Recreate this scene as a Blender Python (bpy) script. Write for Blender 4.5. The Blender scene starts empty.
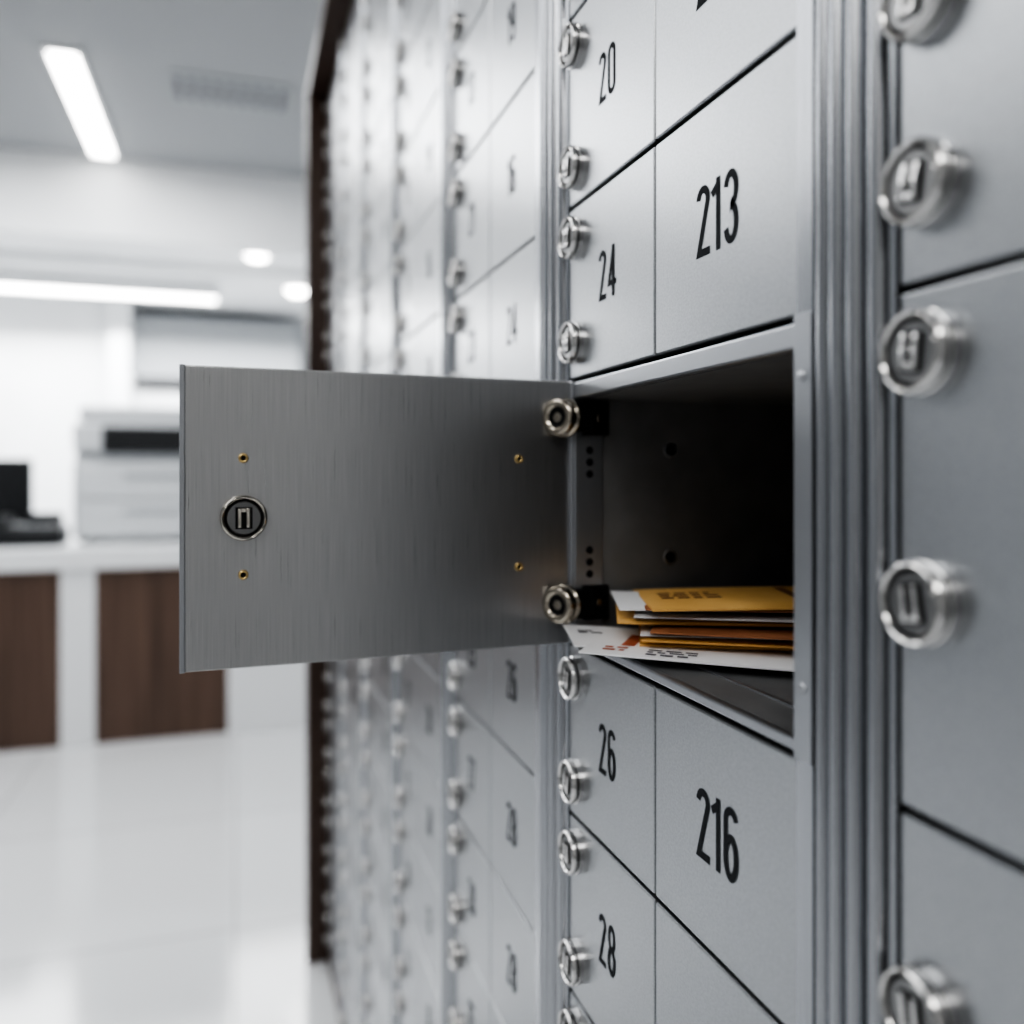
import bpy, bmesh, math, random
from mathutils import Vector, Matrix
random.seed(4)
H=0.18; D=1.225; CZ=6.7*H; F=861.0
ALPHA=math.atan(277/F)
sc=bpy.context.scene
sc.view_settings.look='AgX - High Contrast'
sc.view_settings.exposure=-.42

# ------------------------------------------------------------------ materials
def mat(name, base, rough=.5, metal=0., emis=None, estr=0., spec=None):
    m=bpy.data.materials.new(name); m.use_nodes=True
    b=m.node_tree.nodes['Principled BSDF']
    b.inputs['Base Color'].default_value=(*base,1)
    b.inputs['Roughness'].default_value=rough
    b.inputs['Metallic'].default_value=metal
    if spec is not None: b.inputs['Specular IOR Level'].default_value=spec
    if emis:
        b.inputs['Emission Color'].default_value=(*emis,1); b.inputs['Emission Strength'].default_value=estr
    return m
def noise_mix(m, scale, c1, c2, detail=4, bump=0., rough=None, lo=.3, hi=.7):
    nt=m.node_tree; b=nt.nodes['Principled BSDF']
    tc=nt.nodes.new('ShaderNodeTexCoord'); mp=nt.nodes.new('ShaderNodeMapping')
    mp.inputs['Scale'].default_value=scale
    n=nt.nodes.new('ShaderNodeTexNoise'); n.inputs['Scale'].default_value=1; n.inputs['Detail'].default_value=detail
    r=nt.nodes.new('ShaderNodeValToRGB')
    r.color_ramp.elements[0].position=lo; r.color_ramp.elements[1].position=hi
    r.color_ramp.elements[0].color=(*c1,1); r.color_ramp.elements[1].color=(*c2,1)
    nt.links.new(tc.outputs['Object'],mp.inputs['Vector']); nt.links.new(mp.outputs[0],n.inputs['Vector'])
    nt.links.new(n.outputs['Fac'],r.inputs['Fac']); nt.links.new(r.outputs[0],b.inputs['Base Color'])
    if bump:
        bp=nt.nodes.new('ShaderNodeBump'); bp.inputs['Strength'].default_value=bump; bp.inputs['Distance'].default_value=.0005
        nt.links.new(n.outputs['Fac'],bp.inputs['Height']); nt.links.new(bp.outputs[0],b.inputs['Normal'])
    if rough:
        mr=nt.nodes.new('ShaderNodeMapRange'); mr.inputs['To Min'].default_value=rough[0]; mr.inputs['To Max'].default_value=rough[1]
        nt.links.new(n.outputs['Fac'],mr.inputs['Value']); nt.links.new(mr.outputs[0],b.inputs['Roughness'])
    return m
# brushed metals : object coords are world coords (meshes are built in place)
M_door=noise_mix(mat('brushed_steel_door',(.4,.42,.44),.33,.92),(60,700,900),(.335,.345,.357),(.405,.415,.43),3,.08,(.28,.37))
M_open=noise_mix(mat('brushed_steel_open_door',(.4,.42,.44),.3,.92),(2400,60,20),(.40,.402,.405),(.485,.485,.485),3,.09,(.24,.35))
M_post=noise_mix(mat('anodised_post',(.4,.42,.45),.26,.95),(900,900,4),(.34,.35,.37),(.40,.41,.43),2,.04,(.22,.30))
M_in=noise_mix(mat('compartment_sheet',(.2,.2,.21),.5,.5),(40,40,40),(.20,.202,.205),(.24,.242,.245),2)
M_frame=mat('frame_steel',(.38,.39,.41),.36,.9)
M_dark=mat('cabinet_body_dark',(.012,.013,.014),.7,.1)
M_chrome=mat('chrome',(.64,.63,.62),.13,1)
M_lockface=mat('lock_face_metal',(.22,.22,.22),.32,1)
M_nickel=mat('aged_nickel',(.55,.52,.47),.15,1)
M_knob=mat('knob_nickel',(.42,.38,.32),.16,1)
M_brass=mat('brass',(.6,.45,.22),.28,1)
M_black=mat('black_slot',(.006,.006,.007),.5,0,spec=.2)
M_num=mat('number_ink',(.028,.03,.033),.8,spec=.1)
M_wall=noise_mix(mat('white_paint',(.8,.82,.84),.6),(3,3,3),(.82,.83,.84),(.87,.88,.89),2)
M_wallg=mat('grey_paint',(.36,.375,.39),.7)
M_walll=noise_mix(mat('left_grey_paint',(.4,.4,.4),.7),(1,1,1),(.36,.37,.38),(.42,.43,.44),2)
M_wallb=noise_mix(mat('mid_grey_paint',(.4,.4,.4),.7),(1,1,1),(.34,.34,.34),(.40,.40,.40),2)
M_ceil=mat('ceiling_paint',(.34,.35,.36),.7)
M_light=mat('light_diffuser',(1,1,1),.5,0,(1,.99,.97),16)
M_spot=mat('downlight_lens',(1,1,1),.5,0,(1,.98,.95),22)
M_counter=mat('white_laminate',(.78,.79,.80),.3)
M_wood=noise_mix(mat('walnut_veneer',(.08,.04,.03),.45),(45,45,1.5),(.068,.040,.028),(.135,.083,.060),5)
M_woodf=noise_mix(mat('dark_walnut_frame',(.04,.02,.015),.4),(45,45,3),(.040,.022,.016),(.07,.042,.030),4)
M_print=mat('printer_plastic',(.54,.555,.57),.45)
M_print2=mat('printer_plastic_grey',(.34,.355,.37),.45)
M_vent=mat('vent_slot_grey',(.10,.105,.11),.6)
M_blk=mat('black_plastic',(.012,.013,.015),.35)
M_white=mat('paper_white',(.80,.80,.81),.7)
M_white2=mat('paper_offwhite',(.60,.60,.61),.7)
M_man=noise_mix(mat('paper_manila',(.72,.42,.10),.6),(30,30,30),(.68,.40,.13),(.76,.47,.17),3)
M_org=mat('paper_orange',(.64,.35,.11),.6)
M_red=mat('paper_rust',(.36,.15,.07),.6)
M_redi=mat('paper_red_print',(.45,.13,.07),.6)
M_ink=mat('paper_print',(.12,.12,.14),.7)
M_inkm=mat('paper_print_brown',(.22,.10,.04),.7)
M_floor=mat('floor_tile',(.7,.72,.74),.12)
nt=M_floor.node_tree; b=nt.nodes['Principled BSDF']
tc=nt.nodes.new('ShaderNodeTexCoord'); br=nt.nodes.new('ShaderNodeTexBrick')
br.offset=0; br.inputs['Scale'].default_value=1; br.inputs['Brick Width'].default_value=.8; br.inputs['Row Height'].default_value=.8
br.inputs['Mortar Size'].default_value=.004; br.inputs['Color1'].default_value=(.66,.67,.68,1); br.inputs['Color2'].default_value=(.63,.64,.65,1); br.inputs['Mortar'].default_value=(.42,.42,.43,1)
nt.links.new(tc.outputs['Object'],br.inputs['Vector']); nt.links.new(br.outputs[0],b.inputs['Base Color'])

# ------------------------------------------------------------------ helpers
def empty(name):
    o=bpy.data.objects.new(name,None); sc.collection.objects.link(o); o.empty_display_size=.1; return o
def addobj(name,me,parent=None,mats=None):
    o=bpy.data.objects.new(name,me); sc.collection.objects.link(o)
    if mats:
        for m in mats: me.materials.append(m)
    if parent: o.parent=parent
    return o
class B:
    def __init__(s,name,mats,parent=None): s.bm=bmesh.new(); s.name=name; s.mats=mats; s.parent=parent
    def box(s,x0,x1,y0,y1,z0,z1,mi=0,bev=0.,seg=2):
        t=bmesh.new()
        bmesh.ops.create_cube(t,size=1,matrix=Matrix.Translation(((x0+x1)/2,(y0+y1)/2,(z0+z1)/2))@Matrix.Diagonal((abs(x1-x0),abs(y1-y0),abs(z1-z0),1)))
        if bev: bmesh.ops.bevel(t,geom=t.edges[:],offset=bev,segments=seg,affect='EDGES',profile=.5)
        s.merge(t,mi)
    def merge(s,t,mi=0,M=None):
        if M is not None: bmesh.ops.transform(t,matrix=M,verts=t.verts)
        mp={v:s.bm.verts.new(v.co) for v in t.verts}
        for f in t.faces:
            try:
                nf=s.bm.faces.new([mp[v] for v in f.verts]); nf.material_index=mi+f.material_index; nf.smooth=f.smooth
            except ValueError: pass
        t.free()
    def hb(s,s0,s1,d0,d1,z0,z1,mi=0,bev=0.,seg=2):
        s.box((D+d0)*H,(D+d1)*H,s0*H,s1*H,CZ+z0*H,CZ+z1*H,mi,bev*H,seg)
    def done(s):
        bmesh.ops.recalc_face_normals(s.bm,faces=s.bm.faces[:])
        me=bpy.data.meshes.new(s.name); s.bm.to_mesh(me); s.bm.free()
        return addobj(s.name,me,s.parent,s.mats)
def lathe(profile,mis,seg=36):
    t=bmesh.new(); rings=[]
    for r,h in profile:
        if r<=1e-6: rings.append([t.verts.new((0,0,h))])
        else: rings.append([t.verts.new((r*math.cos(2*math.pi*i/seg),r*math.sin(2*math.pi*i/seg),h)) for i in range(seg)])
    for k in range(len(rings)-1):
        a,b_=rings[k],rings[k+1]
        for i in range(seg):
            j=(i+1)%seg
            if len(a)==1 and len(b_)==1: continue
            if len(a)==1: f=t.faces.new((a[0],b_[i],b_[j]))
            elif len(b_)==1: f=t.faces.new((a[i],a[j],b_[0]))
            else: f=t.faces.new((a[i],a[j],b_[j],b_[i]))
            f.material_index=mis[k]; f.smooth=True
    return t

# digits -------------------------------------------------------------
def arc(cx,cy,rx,ry,a0,a1,n=14):
    return [(cx+rx*math.cos(math.radians(a0+(a1-a0)*i/n)),cy+ry*math.sin(math.radians(a0+(a1-a0)*i/n))) for i in range(n+1)]
def digit(ch,w,t):
    r=(w-t)/2;c=w/2;T=1-t/2;Bt=t/2;ry=r*1.15;md=.52
    if ch=='0': return [(arc(c,T-ry,r,ry,180,0)+arc(c,Bt+ry,r,ry,0,-180),True)]
    if ch=='1': return [([(c+.04,0),(c+.04,1)],False),([(c-.12,.79),(c+.04,.90)],False)]
    if ch=='2': return [(arc(c,T-ry,r,ry,175,-30)+[(t/2+.01,Bt),(w,Bt)],False)]
    if ch=='3': return [(arc(c,(T+md)/2,r,(T-md)/2,165,-90)+arc(c,(md+Bt)/2,r,(md-Bt)/2,90,-165),False)]
    if ch=='4': return [([(w*.70,.97),(t/2,.27),(w+.03,.27)],False),([(w*.70,0),(w*.70,1)],False)]
    if ch=='5': return [([(w,T),(t/2,T),(t/2,.5)]+arc(c,.32,r,.32-Bt,130,-165),False)]
    six=[([(p[0],p[1]) for p in arc(c,T-ry,r,ry,15,180)]+[(t/2,Bt+ry)],False),(arc(c,(Bt+.58)/2,r,(.58-Bt)/2,0,360,24)[:-1],True)]
    if ch=='6': return six
    if ch=='9': return [([(w-x,1-y) for x,y in p],cl) for p,cl in six]
    if ch=='8': return [(arc(c,(T+md)/2,r*.93,(T-md)/2,0,360,24)[:-1],True),(arc(c,(md+Bt)/2,r,(md-Bt)/2,0,360,24)[:-1],True)]
    return [([(0,T),(w-t/2,T),(w*.35,0)],False)]
def ribbon(bm,pts,closed,t,f3):
    n=len(pts);L=[];R=[]
    for i in range(n):
        p=Vector(pts[i]); a=Vector(pts[i-1]) if (i>0 or closed) else None; b_=Vector(pts[(i+1)%n]) if (i<n-1 or closed) else None
        d1=(p-a).normalized() if a is not None else None; d2=(b_-p).normalized() if b_ is not None else None
        if d1 is None: d1=d2
        if d2 is None: d2=d1
        n1=Vector((-d1.y,d1.x)); n2=Vector((-d2.y,d2.x)); m=n1+n2
        if m.length<1e-6: m=n1
        m.normalize(); k=min(2.,1/max(.35,m.dot(n1)))
        L.append(bm.verts.new(f3(*(p+m*t/2*k)))); R.append(bm.verts.new(f3(*(p-m*t/2*k))))
    for i in range(n if closed else n-1):
        j=(i+1)%n
        bm.faces.new((L[i],L[j],R[j],R[i]))
def label(bm,txt,s,z,h,d=-.0008):
    w=.365;t=.112;gap=.075
    adv=[(w if ch!='1' else .20)+gap for ch in txt]; tot=sum(adv)-gap; x=-tot/2
    for ch,a in zip(txt,adv):
        for n_,(pts,cl) in enumerate(digit(ch,(w if ch!='1' else .20),t)):
            dd=d-.0006*n_
            ribbon(bm,pts,cl,t,lambda u,v,x=x,dd=dd:((D+dd)*H,(s-(x+u)*h)*H,CZ+(z+(v-.5)*h)*H))
        x+=a

# ------------------------------------------------------------------ mailbox bank
bank=empty('mailbox_bank')
ups=[.355,1.015,1.74,2.43,3.12,3.81,4.5,5.15]
dns=[.355,-.645,-1.30,-1.98,-2.64,-3.30,-3.96,-4.62,-5.28,-5.94,-6.5]
rows=[(ups[i],ups[i+1]) for i in range(7)][::-1]+[(dns[i+1],dns[i]) for i in range(len(dns)-1)]
P=1.79; Wd=1.424
units=[(-1,-.064,1.36)]+[(k,1.666+P*k,1.666+P*k+Wd) for k in range(6)]
TOP=5.15;BOT=-6.5
doors=B('doors',[M_door],bank); body=B('cabinet_body',[M_dark],bank)
nums=bmesh.new()
lockpos=[]
near0={6:'213',8:'216',5:'210',4:'207',9:'219'}
far0={5:'20',6:'24',8:'26',9:'28',4:'18',3:'16'}
near1={4:'19',5:'16',6:'24',8:'26',9:'28',10:'28',3:'12'}
far1={4:'13',5:'21',6:'23',8:'25',9:'27'}
g=.008
for k,a,b_ in units:
    mid=(a+b_)/2
    for ri,(z0,z1) in enumerate(rows):
        midrow=(ri==7)
        if k==0 and midrow: continue
        cols=[(a,b_)] if (k==-1 or midrow) else [(a,mid),(mid,b_)]
        for ci,(c0,c1) in enumerate(cols):
            doors.hb(c0+g*.5,c1-g*.5,0,.045,z0+g,z1-g,0,.006,2)
        if k!=-1:
            zc=(z0+z1)/2+.01
            tn=(near0 if k==0 else near1).get(ri,str(10+(ri*3+k*5)%20)) ; tf=(far0 if k==0 else far1).get(ri,str(11+(ri*5+k*3)%18))
            hn=.195 if k==0 else .18
            if midrow: label(nums,'25',mid,zc,.18)
            else:
                label(nums,tn,(a+mid)/2,zc,hn); label(nums,tf,(mid+b_)/2,zc,.175)
        if k==-1:
            ov={6:[.885,.54],7:[.226,-.24],8:[-1.0]}
            zs=ov.get(ri,[z1-.13,z0+.15])
        else: zs=[z1-.125,z0+.14]
        for z in zs: lockpos.append((b_-(.066 if k>=0 else .070),z))
    if k!=0: body.hb(a,b_,.05,2.2,BOT,TOP)
    else:
        body.hb(a,b_,.05,2.2,.36,TOP); body.hb(a,b_,.05,2.2,BOT,-.65); body.hb(a,b_,1.95,2.2,-.65,.36)
doors.done()
me=bpy.data.meshes.new('numbers'); nums.to_mesh(me); nums.free(); addobj('numbers',me,bank,[M_num])
# posts : extruded ribbed profile (flat jamb strip on far side of post)
def post2(s0,s1):
    bm=bmesh.new(); prof=[(s1,.06),(s1,-.012),(s1-.058,-.012),(s1-.060,.04),(s1-.068,.04)]
    c1=s1-.068; c0=s0+.016; n=4; w=(c1-c0)/n
    for i in range(n):
        u1=c1-i*w; wd=w-.010; amp=.036 if i in(0,3) else .044
        prof.append((u1-.002,.025)); 
        for j in range(13):
            t=math.pi*j/12
            prof.append((u1-.002-wd*(1-math.cos(t))/2, .010-amp*math.sin(t)))
        prof+=[(u1-.002-wd,.025),(u1-w,.025)]
    prof+=[(s0+.014,-.006),(s0,-.002),(s0,.06)]
    V=[[bm.verts.new(((D+d)*H,s*H,CZ+z*H)) for s,d in prof] for z in (BOT,TOP)]
    for i in range(len(prof)-1):
        f=bm.faces.new((V[0][i],V[0][i+1],V[1][i+1],V[1][i])); f.smooth=True
    me=bpy.data.meshes.new('ribbed_post'); bm.to_mesh(me); bm.free()
    me.set_sharp_from_angle(angle=math.radians(38))
    addobj('ribbed_post',me,bank,[M_post])
for i in range(len(units)-1):
    s0=units[i][2]+.004; s1=units[i+1][1]-.004
    post2(s0,s1); body.hb(s0-.004,s1+.004,.06,2.2,BOT,TOP)
body.done()
comp=B('open_compartment',[M_in,M_frame,M_black,M_dark],bank)
Z0,Z1=-.615,.285
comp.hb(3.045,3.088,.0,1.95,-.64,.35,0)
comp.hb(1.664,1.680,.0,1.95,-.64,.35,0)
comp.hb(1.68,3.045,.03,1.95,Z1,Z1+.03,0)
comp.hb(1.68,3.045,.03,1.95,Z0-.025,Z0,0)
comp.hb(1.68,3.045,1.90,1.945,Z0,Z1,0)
comp.hb(1.668,3.088,-.002,.03,Z1,.348,1,.008)
comp.hb(1.668,3.088,.0,.03,-.638,Z0+.006,1,.006)
comp.hb(1.70,3.03,.17,.185,Z0,Z0+.006,1,.001)
comp.hb(1.604,1.668,-.016,-.010,-.645,.36,1,.002)
comp.hb(3.030,3.046,.0,.115,-.59,.27,1,.004)
for z in (.21,-.50):
    for dz in (-.12,-.165,-.21) if z>0 else (.12,.165,.21):
        comp.merge(lathe([(0,.0),(.014*H,0),(.016*H,-.002*H)],[2,2],16),0,Matrix.Translation(((D+.06)*H,3.0290*H,CZ+(z+dz)*H))@Matrix.Rotation(math.pi/2,4,'X'))
for z in (.094,-.327):
    comp.merge(lathe([(0,.003*H),(.02*H,.003*H),(.022*H,.004*H),(.028*H,.004*H),(.03*H,0)],[2,2,1,0],20),0,Matrix.Translation(((D+.41)*H,3.045*H,CZ+z*H))@Matrix.Rotation(math.pi/2,4,'X'))
for z in (.22,-.48):
    comp.merge(lathe([(.014*H,0),(.012*H,.005*H),(0,.006*H)],[1,1],16),0,Matrix.Translation(((D-.016)*H,1.636*H,CZ+z*H))@Matrix.Rotation(-math.pi/2,4,'Y'))
comp.done()

# locks ---------------------------------------------------------------
def lock_mesh(name,mats,R=.08):
    R*=H
    prof=[(R*1.0,0),(R*1.0,R*.18),(R*.95,R*.21),(R*.95,R*.27),(R*1.0,R*.30),(R*1.0,R*.44),(R*.96,R*.51),(R*.91,R*.54),(R*.86,R*.51),(R*.83,R*.44),(R*.82,R*.33),(R*.76,R*.32),(R*.75,R*.38),(R*.71,R*.42),(R*.66,R*.42),(0,R*.42)]
    mis=[0,0,1,0,0,0,0,0,0,2,1,2,0,2,2]
    bb=B(name,mats)
    bb.merge(lathe(prof,mis,40))
    bb.box(-R*.36,R*.36,-R*.48,R*.48,R*.41,R*.428,1)              # dark recess
    bb.box(-R*.26,-R*.10,-R*.42,R*.42,R*.42,R*.54,0,R*.03)        # raised plug cheeks
    bb.box(R*.10,R*.26,-R*.42,R*.42,R*.42,R*.54,0,R*.03)
    bb.box(-R*.11,R*.11,R*.26,R*.42,R*.42,R*.52,0,R*.02)
    bmesh.ops.recalc_face_normals(bb.bm,faces=bb.bm.faces[:])
    me=bpy.data.meshes.new(name); bb.bm.to_mesh(me); bb.bm.free()
    for m in mats: me.materials.append(m)
    me.set_sharp_from_angle(angle=math.radians(42))
    return me
LM=lock_mesh('cam_lock',[M_chrome,M_black,M_lockface])
for s,z in lockpos:
    o=bpy.data.objects.new('cam_lock',LM); sc.collection.objects.link(o); o.parent=bank
    o.matrix_world=Matrix.Translation((D*H,s*H,CZ+z*H))@Matrix.Rotation(-math.pi/2,4,'Y')@Matrix.Rotation(math.pi/2,4,'Z')@Matrix.Rotation(random.uniform(-.2,.2),4,'Z')

# open door -------------------------------------------------------------
hs,hp=3.062,1.240; fs,fp=2.985,-.168
v=Vector((hp-fp,hs-fs)); Lw=v.length
ang=math.atan2(hs-fs,hp-fp)
Mdoor=Matrix.Translation((fp*H,fs*H,CZ+(-.145)*H))@Matrix.Rotation(ang,4,'Z')
od=B('open_door',[M_open,M_frame,M_brass,M_black,M_knob],bank)
od.box(0,Lw*H,0,.04*H,-.5*H,.5*H,0,.005*H,3)
od.box(-.004*H,.014*H,-.003*H,.044*H,-.502*H,.502*H,1,.003*H)
od.box(Lw*H-.03*H,Lw*H+.005*H,-.02*H,.03*H,-.5*H,.5*H,1,.008*H)
RX=Matrix.Rotation(math.pi/2,4,'X')
for tau,z in ((.138,.198),(.138,-.19),(.835,.201),(.835,-.201)):
    R=.017*H
    od.merge(lathe([(R,0),(R*.9,R*.5),(R*.55,R*.6),(R*.5,R*.25),(0,R*.2)],[2,2,2,3],18),0,Matrix.Translation((tau*Lw*H,0,z*H))@RX)
for z in (.357,-.344):
    R=.072*H
    pr=[(R*.75,-R*.4),(R*.75,R*.25),(R,R*.3),(R*1.04,R*.42),(R,R*.54),(R*.84,R*.58),(R*.84,R*.74),(R*.97,R*.80),(R*.99,R*.96),(R*.97,R*1.12),(R*.84,R*1.22),(R*.6,R*1.24),(R*.55,R*1.1),(R*.25,R*1.08),(0,R*1.12)]
    od.merge(lathe(pr,[3,4,4,4,4,3,3,4,4,4,4,4,3,4],36),0,Matrix.Translation((.978*Lw*H,-.012*H,z*H))@Matrix.Rotation(math.radians(-60),4,'Z')@RX)
    od.box(Lw*H-.045*H,Lw*H+.035*H,-.07*H,-.01*H,(z-.055)*H,(z+.055)*H,3,.008*H)
    od.box(Lw*H+.01*H,Lw*H+.12*H,-.05*H,-.028*H,(z-.065)*H,(z+.065)*H,3,.006*H)
    od.box(Lw*H+.03*H,Lw*H+.05*H,-.075*H,-.04*H,(z-.05)*H,(z+.05)*H,3,.006*H)
    od.box(Lw*H+.065*H,Lw*H+.085*H,-.056*H,-.05*H,(z-.012)*H,(z+.012)*H,4,.002*H)
o=od.done(); o.matrix_world=Mdoor
LM2=lock_mesh('open_door_lock',[M_nickel,M_black,M_lockface],.075)
o=bpy.data.objects.new('open_door_lock',LM2); sc.collection.objects.link(o); o.parent=bank
o.matrix_world=Mdoor@Matrix.Translation((.138*Lw*H,0,0))@RX

wf=B('walnut_surround',[M_woodf],bank)
wf.hb(12.05,12.30,-.285,2.2,-6.7,5.32,0,.01)
wf.hb(-3.0,12.05,-.285,2.2,5.17,5.32,0,.01)
wf.hb(-3.0,12.05,-.02,2.2,-6.7,-6.5,0,.01)
wf.done()

# ------------------------------------------------------------------ mail stack
mail=empty('mail_stack')
def envelope(name,m,A,phi,L,W,z,th,marks=(),sag=.0,lift=0.):
    ph=math.radians(phi); e=Vector((-math.sin(ph),math.cos(ph))); w=Vector((math.cos(ph),math.sin(ph)))
    n1,n2=22,10
    def pos(u,v,top):
        s,d=Vector(A)+e*(u*L)+w*(v*W)
        edge=min(u*L,(1-u)*L,v*W,(1-v)*W)/.04
        t=th*(.35+.65*min(1,edge)**.5)
        zz=z+th/2+(t/2 if top else -t/2)+lift*(1-u)**2+lift*.6*v*(1-u)**3+sag*math.sin(u*5+phi)*math.sin(v*3)
        return ((D+d)*H,s*H,CZ+zz*H)
    bm=bmesh.new(); G=[[[bm.verts.new(pos(i/n1,j/n2,tp)) for j in range(n2+1)] for i in range(n1+1)] for tp in (0,1)]
    for tp in (0,1):
        for i in range(n1):
            for j in range(n2):
                q=(G[tp][i][j],G[tp][i+1][j],G[tp][i+1][j+1],G[tp][i][j+1]); f=bm.faces.new(q if tp else q[::-1]); f.smooth=True
    for i in range(n1):
        for j in (0,n2): bm.faces.new((G[0][i][j],G[0][i+1][j],G[1][i+1][j],G[1][i][j]))
    for j in range(n2):
        for i in (0,n1): bm.faces.new((G[0][i][j],G[0][i][j+1],G[1][i][j+1],G[1][i][j]))
    def quad(u0,u1,v0,v1,mi):
        k=6; vs=[[bm.verts.new(Vector(pos(u0+(u1-u0)*i/k,v0+(v1-v0)*j/2,1))+Vector((0,0,.0003))) for j in range(3)] for i in range(k+1)]
        for i in range(k):
            for j in range(2):
                f=bm.faces.new((vs[i][j],vs[i+1][j],vs[i+1][j+1],vs[i][j+1])); f.material_index=mi
    for q in marks: quad(*q)
    bmesh.ops.recalc_face_normals(bm,faces=bm.faces[:])
    me=bpy.data.meshes.new(name); bm.to_mesh(me); bm.free()
    me.set_sharp_from_angle(angle=math.radians(50))
    return addobj(name,me,mail,[m,M_ink,M_redi,M_inkm])
def textmarks(u0,v0,rows_,mi,du=.12,dv=.05):
    out=[]
    for r in range(rows_):
        u=u0
        for k in range(4):
            l=random.uniform(.015,.045); out.append((u,u+l,v0+r*dv*1.8,v0+r*dv*1.8+dv,mi)); u+=l+.012
            if u>u0+du: break
    return out
z=Z0+.004
lay=[('envelope_white',M_white,(2.685,-.14),14,1.25,.33,.014,textmarks(.03,.5,2,1,.05),.004,.026),
 ('envelope_white',M_white,(2.59,-.165),38,1.12,.40,.014,[(.10,.14,.30,.75,2)]+textmarks(.06,.10,2,2,.05,.05)+textmarks(.19,.05,3,1,.12,.04),.004,.010),
 ('envelope_manila',M_man,(2.585,.05),26,1.15,.43,.022,[],.004,0),
 ('envelope_orange',M_org,(2.55,.04),31,1.10,.44,.018,[],.004,0),
 ('envelope_offwhite',M_white2,(2.56,.04),27,1.12,.42,.010,[],.004,0),
 ('envelope_rust',M_red,(2.53,.06),33,1.08,.44,.012,[],.004,0),
 ('envelope_manila',M_man,(2.63,-.01),24,1.2,.41,.026,[],.004,0),
 ('envelope_offwhite',M_white2,(2.585,.03),28,1.15,.42,.016,[],.003,0),
 ('envelope_white',M_white,(2.61,-.01),20,1.2,.42,.014,[],.003,.006),
 ('envelope_rust',M_red,(2.54,.05),24,1.2,.46,.007,[],.003,.0),
 ('envelope_manila',M_man,(2.50,.055),19,1.2,.535,.020,textmarks(.05,.35,3,3,.22,.06)+[(.42,.45,.2,.8,3)],.003,-.012)]
for n,m,A,phi,L,W,th,mk,sag,lift in lay:
    envelope(n,m,A,phi,L,W,z,th,mk,sag*.5,lift=lift); z+=th+.002

# ------------------------------------------------------------------ room (metres, camera plan position = 0,0)
def pimg(x,s): return s*math.tan(ALPHA+math.atan((x-512)/F))
XR=(D+2.25)*H; XL=-3.2; YB=-2.4; YF=7.2; ZC=CZ+1.6; ZS=CZ+1.2; SY=4.78
def room(name,mats,*boxes):
    bb=B(name,mats)
    for q in boxes: bb.box(*q)
    return bb.done()
room('floor',[M_floor],(XL,2.2,YB,YF,-.05,0))
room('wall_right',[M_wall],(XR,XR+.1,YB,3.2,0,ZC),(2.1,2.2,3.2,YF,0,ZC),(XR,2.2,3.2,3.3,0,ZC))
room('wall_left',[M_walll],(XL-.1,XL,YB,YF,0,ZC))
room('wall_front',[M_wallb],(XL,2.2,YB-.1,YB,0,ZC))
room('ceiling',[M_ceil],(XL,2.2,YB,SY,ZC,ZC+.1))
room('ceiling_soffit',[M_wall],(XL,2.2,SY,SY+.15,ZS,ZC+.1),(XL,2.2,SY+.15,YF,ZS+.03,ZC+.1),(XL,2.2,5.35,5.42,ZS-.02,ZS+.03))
xa=pimg(108,6.6); xb=pimg(130,6.6)
room('wall_back',[M_wall,M_wallg],(XL,xa,6.7,7.2,0,ZS+.03),(xb-.02,2.2,7.1,7.2,0,ZS+.03,1))
room('trim_pier',[M_wall],(xa,xb,6.55,7.2,0,ZS+.03,0,.01))
c=B('wall_cabinet',[M_wallg,M_blk,M_wall]); c.box(xb,pimg(300,6.7),6.75,7.1,CZ-.2,CZ+.62,2,.01)
c.box(xb,pimg(300,6.7),6.72,6.76,CZ+.70,CZ+1.14,0,.01); c.box(xb+.02,pimg(190,6.7),6.70,6.76,CZ+.62,CZ+.675,1,.005); c.box(xb,pimg(300,6.7),6.76,7.1,CZ+.62,CZ+1.15,2,.01); c.done()
def strip(name,x0,x1,y0,y1,z0,z1):
    bb=B(name,[M_light,M_counter]); bb.box(x0,x1,y0,y1,z0,z1,0,.006)
    bb.box(x0-.012,x1+.012,y0-.012,y1+.012,z0+.012,z1+.001,1); return bb.done()
strip('ceiling_light',-.67,-.57,3.60,4.68,ZC-.03,ZC)
for (x,y) in ((-.6,1.4),(-.6,-.9),(-2.2,4.0),(-2.2,1.4),(-2.2,-.9)):
    strip('ceiling_light',x-.055,x+.055,y-.52,y+.52,ZC-.03,ZC)
strip('linear_pendant_light',-2.6,pimg(216,5.9),5.85,5.95,ZS-.08,ZS+.045)
for x,y in ((.115,4.97),(.39,5.87)):
    bb=B('downlight',[M_spot,M_counter]); zt=ZS+.03
    bb.merge(lathe([(0,-.045),(.045,-.04),(.065,-.02),(.072,-.012),(.090,-.010),(.095,0)],[0,0,0,1,1],32),0,Matrix.Translation((x,y,zt))); bb.done()
def area(name,loc,rot,sx,sy,power,col=(1,1,1)):
    l=bpy.data.lights.new(name,'AREA'); l.shape='RECTANGLE'; l.size=sx; l.size_y=sy; l.energy=power; l.color=col
    o=bpy.data.objects.new(name,l); sc.collection.objects.link(o); o.location=loc; o.rotation_euler=rot; return o
area('ceiling_fill_light',(-1.5,1.6,ZC-.06),(0,0,0),1.6,2.8,46,(.97,.985,1))  # added area light boosting the ceiling strips, no panel fitting here
area('ceiling_fill_light',(-.9,3.7,ZC-.06),(0,0,0),2.0,1.2,52,(.97,.985,1))  # second added area light, fills the room ahead of the counter
area('soffit_fill_light',(-.6,5.9,ZS-.2),(0,0,0),2.6,1.2,120,(.98,.99,1))  # added area light to brighten the far end, besides pendant and downlights
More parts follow.
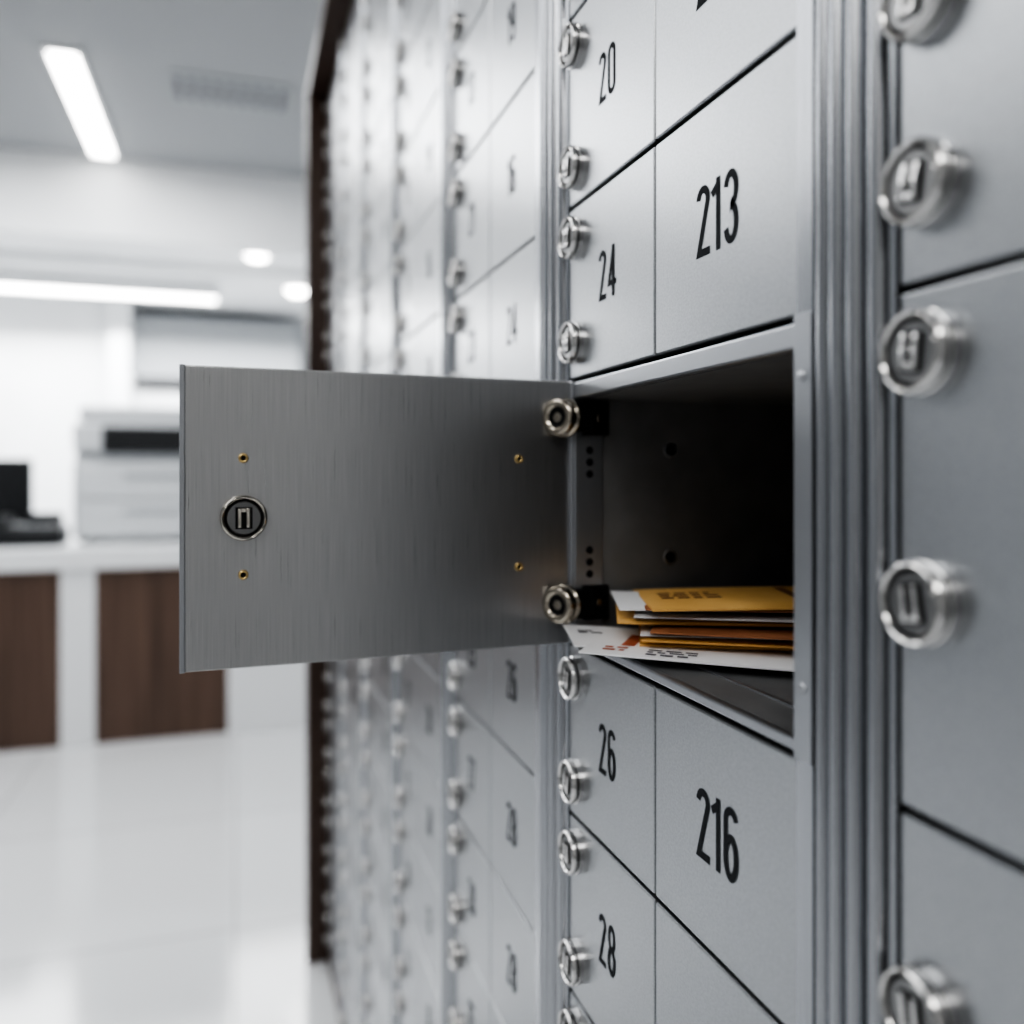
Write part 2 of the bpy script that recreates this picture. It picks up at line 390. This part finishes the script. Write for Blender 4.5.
area('rear_fill_light',(-.8,-1.4,ZC-.06),(0,0,0),1.6,.8,36,(1,.985,.96))  # unseen fill added behind the camera for the rear wall and open door
vb=B('air_vent',[M_print2,M_vent])
x0,x1=pimg(178,3.78),pimg(282,3.78)
vb.box(x0-.02,x1+.02,3.66,3.94,ZC-.008,ZC,0,.002)
for i in range(9):
    xx=x0+(x1-x0)*i/8; vb.box(xx-.014,xx+.014,3.70,3.90,ZC-.012,ZC-.006,1)
vb.done()
CT=CZ-.328; s0=4.22
ct=B('service_counter',[M_counter,M_wood])
ct.box(-2.6,1.6,s0-.02,s0+.75,CT-.095,CT,0,.006)
ct.box(-2.6,1.6,s0+.05,s0+.7,0.02,CT-.09,0)
q=[-1.6,pimg(60,s0),pimg(95,s0),pimg(228,s0)]
ct.box(q[0],q[1],s0+.01,s0+.05,.0,CT-.097,1,.004)
ct.box(q[2],q[3],s0+.01,s0+.05,.0,CT-.097,1,.004)
ct.box(q[1],q[2],s0,s0+.06,0,CT-.097,0,.004)
ct.box(q[3],1.6,s0-.02,s0+.06,0,CT-.097,0,.004)
ct.box(-2.6,q[0],s0,s0+.06,0,CT-.097,0,.004)
ct.done()
sp=4.45; px0,px1=pimg(72,sp),pimg(232,sp)
T=CT+.655
pr=B('photocopier',[M_print,M_blk,M_print2,M_wall])
pr.box(px0,px1,sp,sp+.5,CT+.02,CT+.40,0,.02,3)
pr.box(px0+.01,px1-.01,sp+.03,sp+.5,CT+.40,CT+.43,2,.005)
pr.box(px0,px1,sp-.01,sp+.5,CT+.43,CT+.57,0,.02,3)
pr.box(px0+.02,px1-.02,sp+.02,sp+.48,CT+.57,T,0,.025,3)
pr.box(px0+.13,px1-.08,sp-.03,sp,CT+.435,CT+.555,1,.012)
pr.box(px0+.10,px1-.05,sp-.012,sp+.01,CT+.40,CT+.425,2,.004)
for i in range(2):
    pr.box(px0+.02,px1-.02,sp-.012,sp+.01,CT+.04+i*.17,CT+.195+i*.17,0,.008)
    pr.box(px0+.22,px1-.22,sp-.02,sp,CT+.14+i*.17,CT+.165+i*.17,2,.006)
for xx in (px0+.05,px1-.05):
    for yy in (sp+.05,sp+.45): pr.box(xx-.02,xx+.02,yy-.02,yy+.02,CT,CT+.022,1)
pr.done()
mn=B('computer_monitor',[M_blk,M_print2]); mx=pimg(32,4.6)
mn.box(mx-.5,mx,4.60,4.63,CT+.09,CT+.40,0,.008); mn.box(mx-.28,mx-.22,4.62,4.66,CT+.02,CT+.2,0,.006); mn.box(mx-.36,mx-.14,4.55,4.75,CT,CT+.02,0,.006); mn.done()
ph=B('desk_phone',[M_blk,M_print2]); x1_=pimg(64,4.4)
ph.box(x1_-.30,x1_,4.34,4.56,CT,CT+.09,0,.02,3); ph.box(x1_-.29,x1_-.22,4.34,4.54,CT+.09,CT+.14,0,.022,3); ph.box(x1_-.17,x1_-.02,4.46,4.52,CT+.09,CT+.15,0,.012)
for i in range(3):
    for j in range(3): ph.box(x1_-.15+i*.04,x1_-.125+i*.04,4.36+j*.025,4.375+j*.025,CT+.088,CT+.096,1,.002)
ph.done()

w=bpy.data.worlds.new('world'); sc.world=w; w.use_nodes=True
w.node_tree.nodes['Background'].inputs[0].default_value=(.6,.65,.7,1); w.node_tree.nodes['Background'].inputs[1].default_value=.3
cam=bpy.data.cameras.new('camera'); co=bpy.data.objects.new('camera',cam); sc.collection.objects.link(co)
co.location=(0,0,CZ); co.rotation_euler=(math.pi/2,0,-ALPHA)
cam.sensor_width=36; cam.lens=36*F/1024; cam.shift_y=-38/1024; cam.clip_start=.01
cam.dof.use_dof=True; cam.dof.focus_distance=2.55*H; cam.dof.aperture_fstop=3.3
sc.camera=co
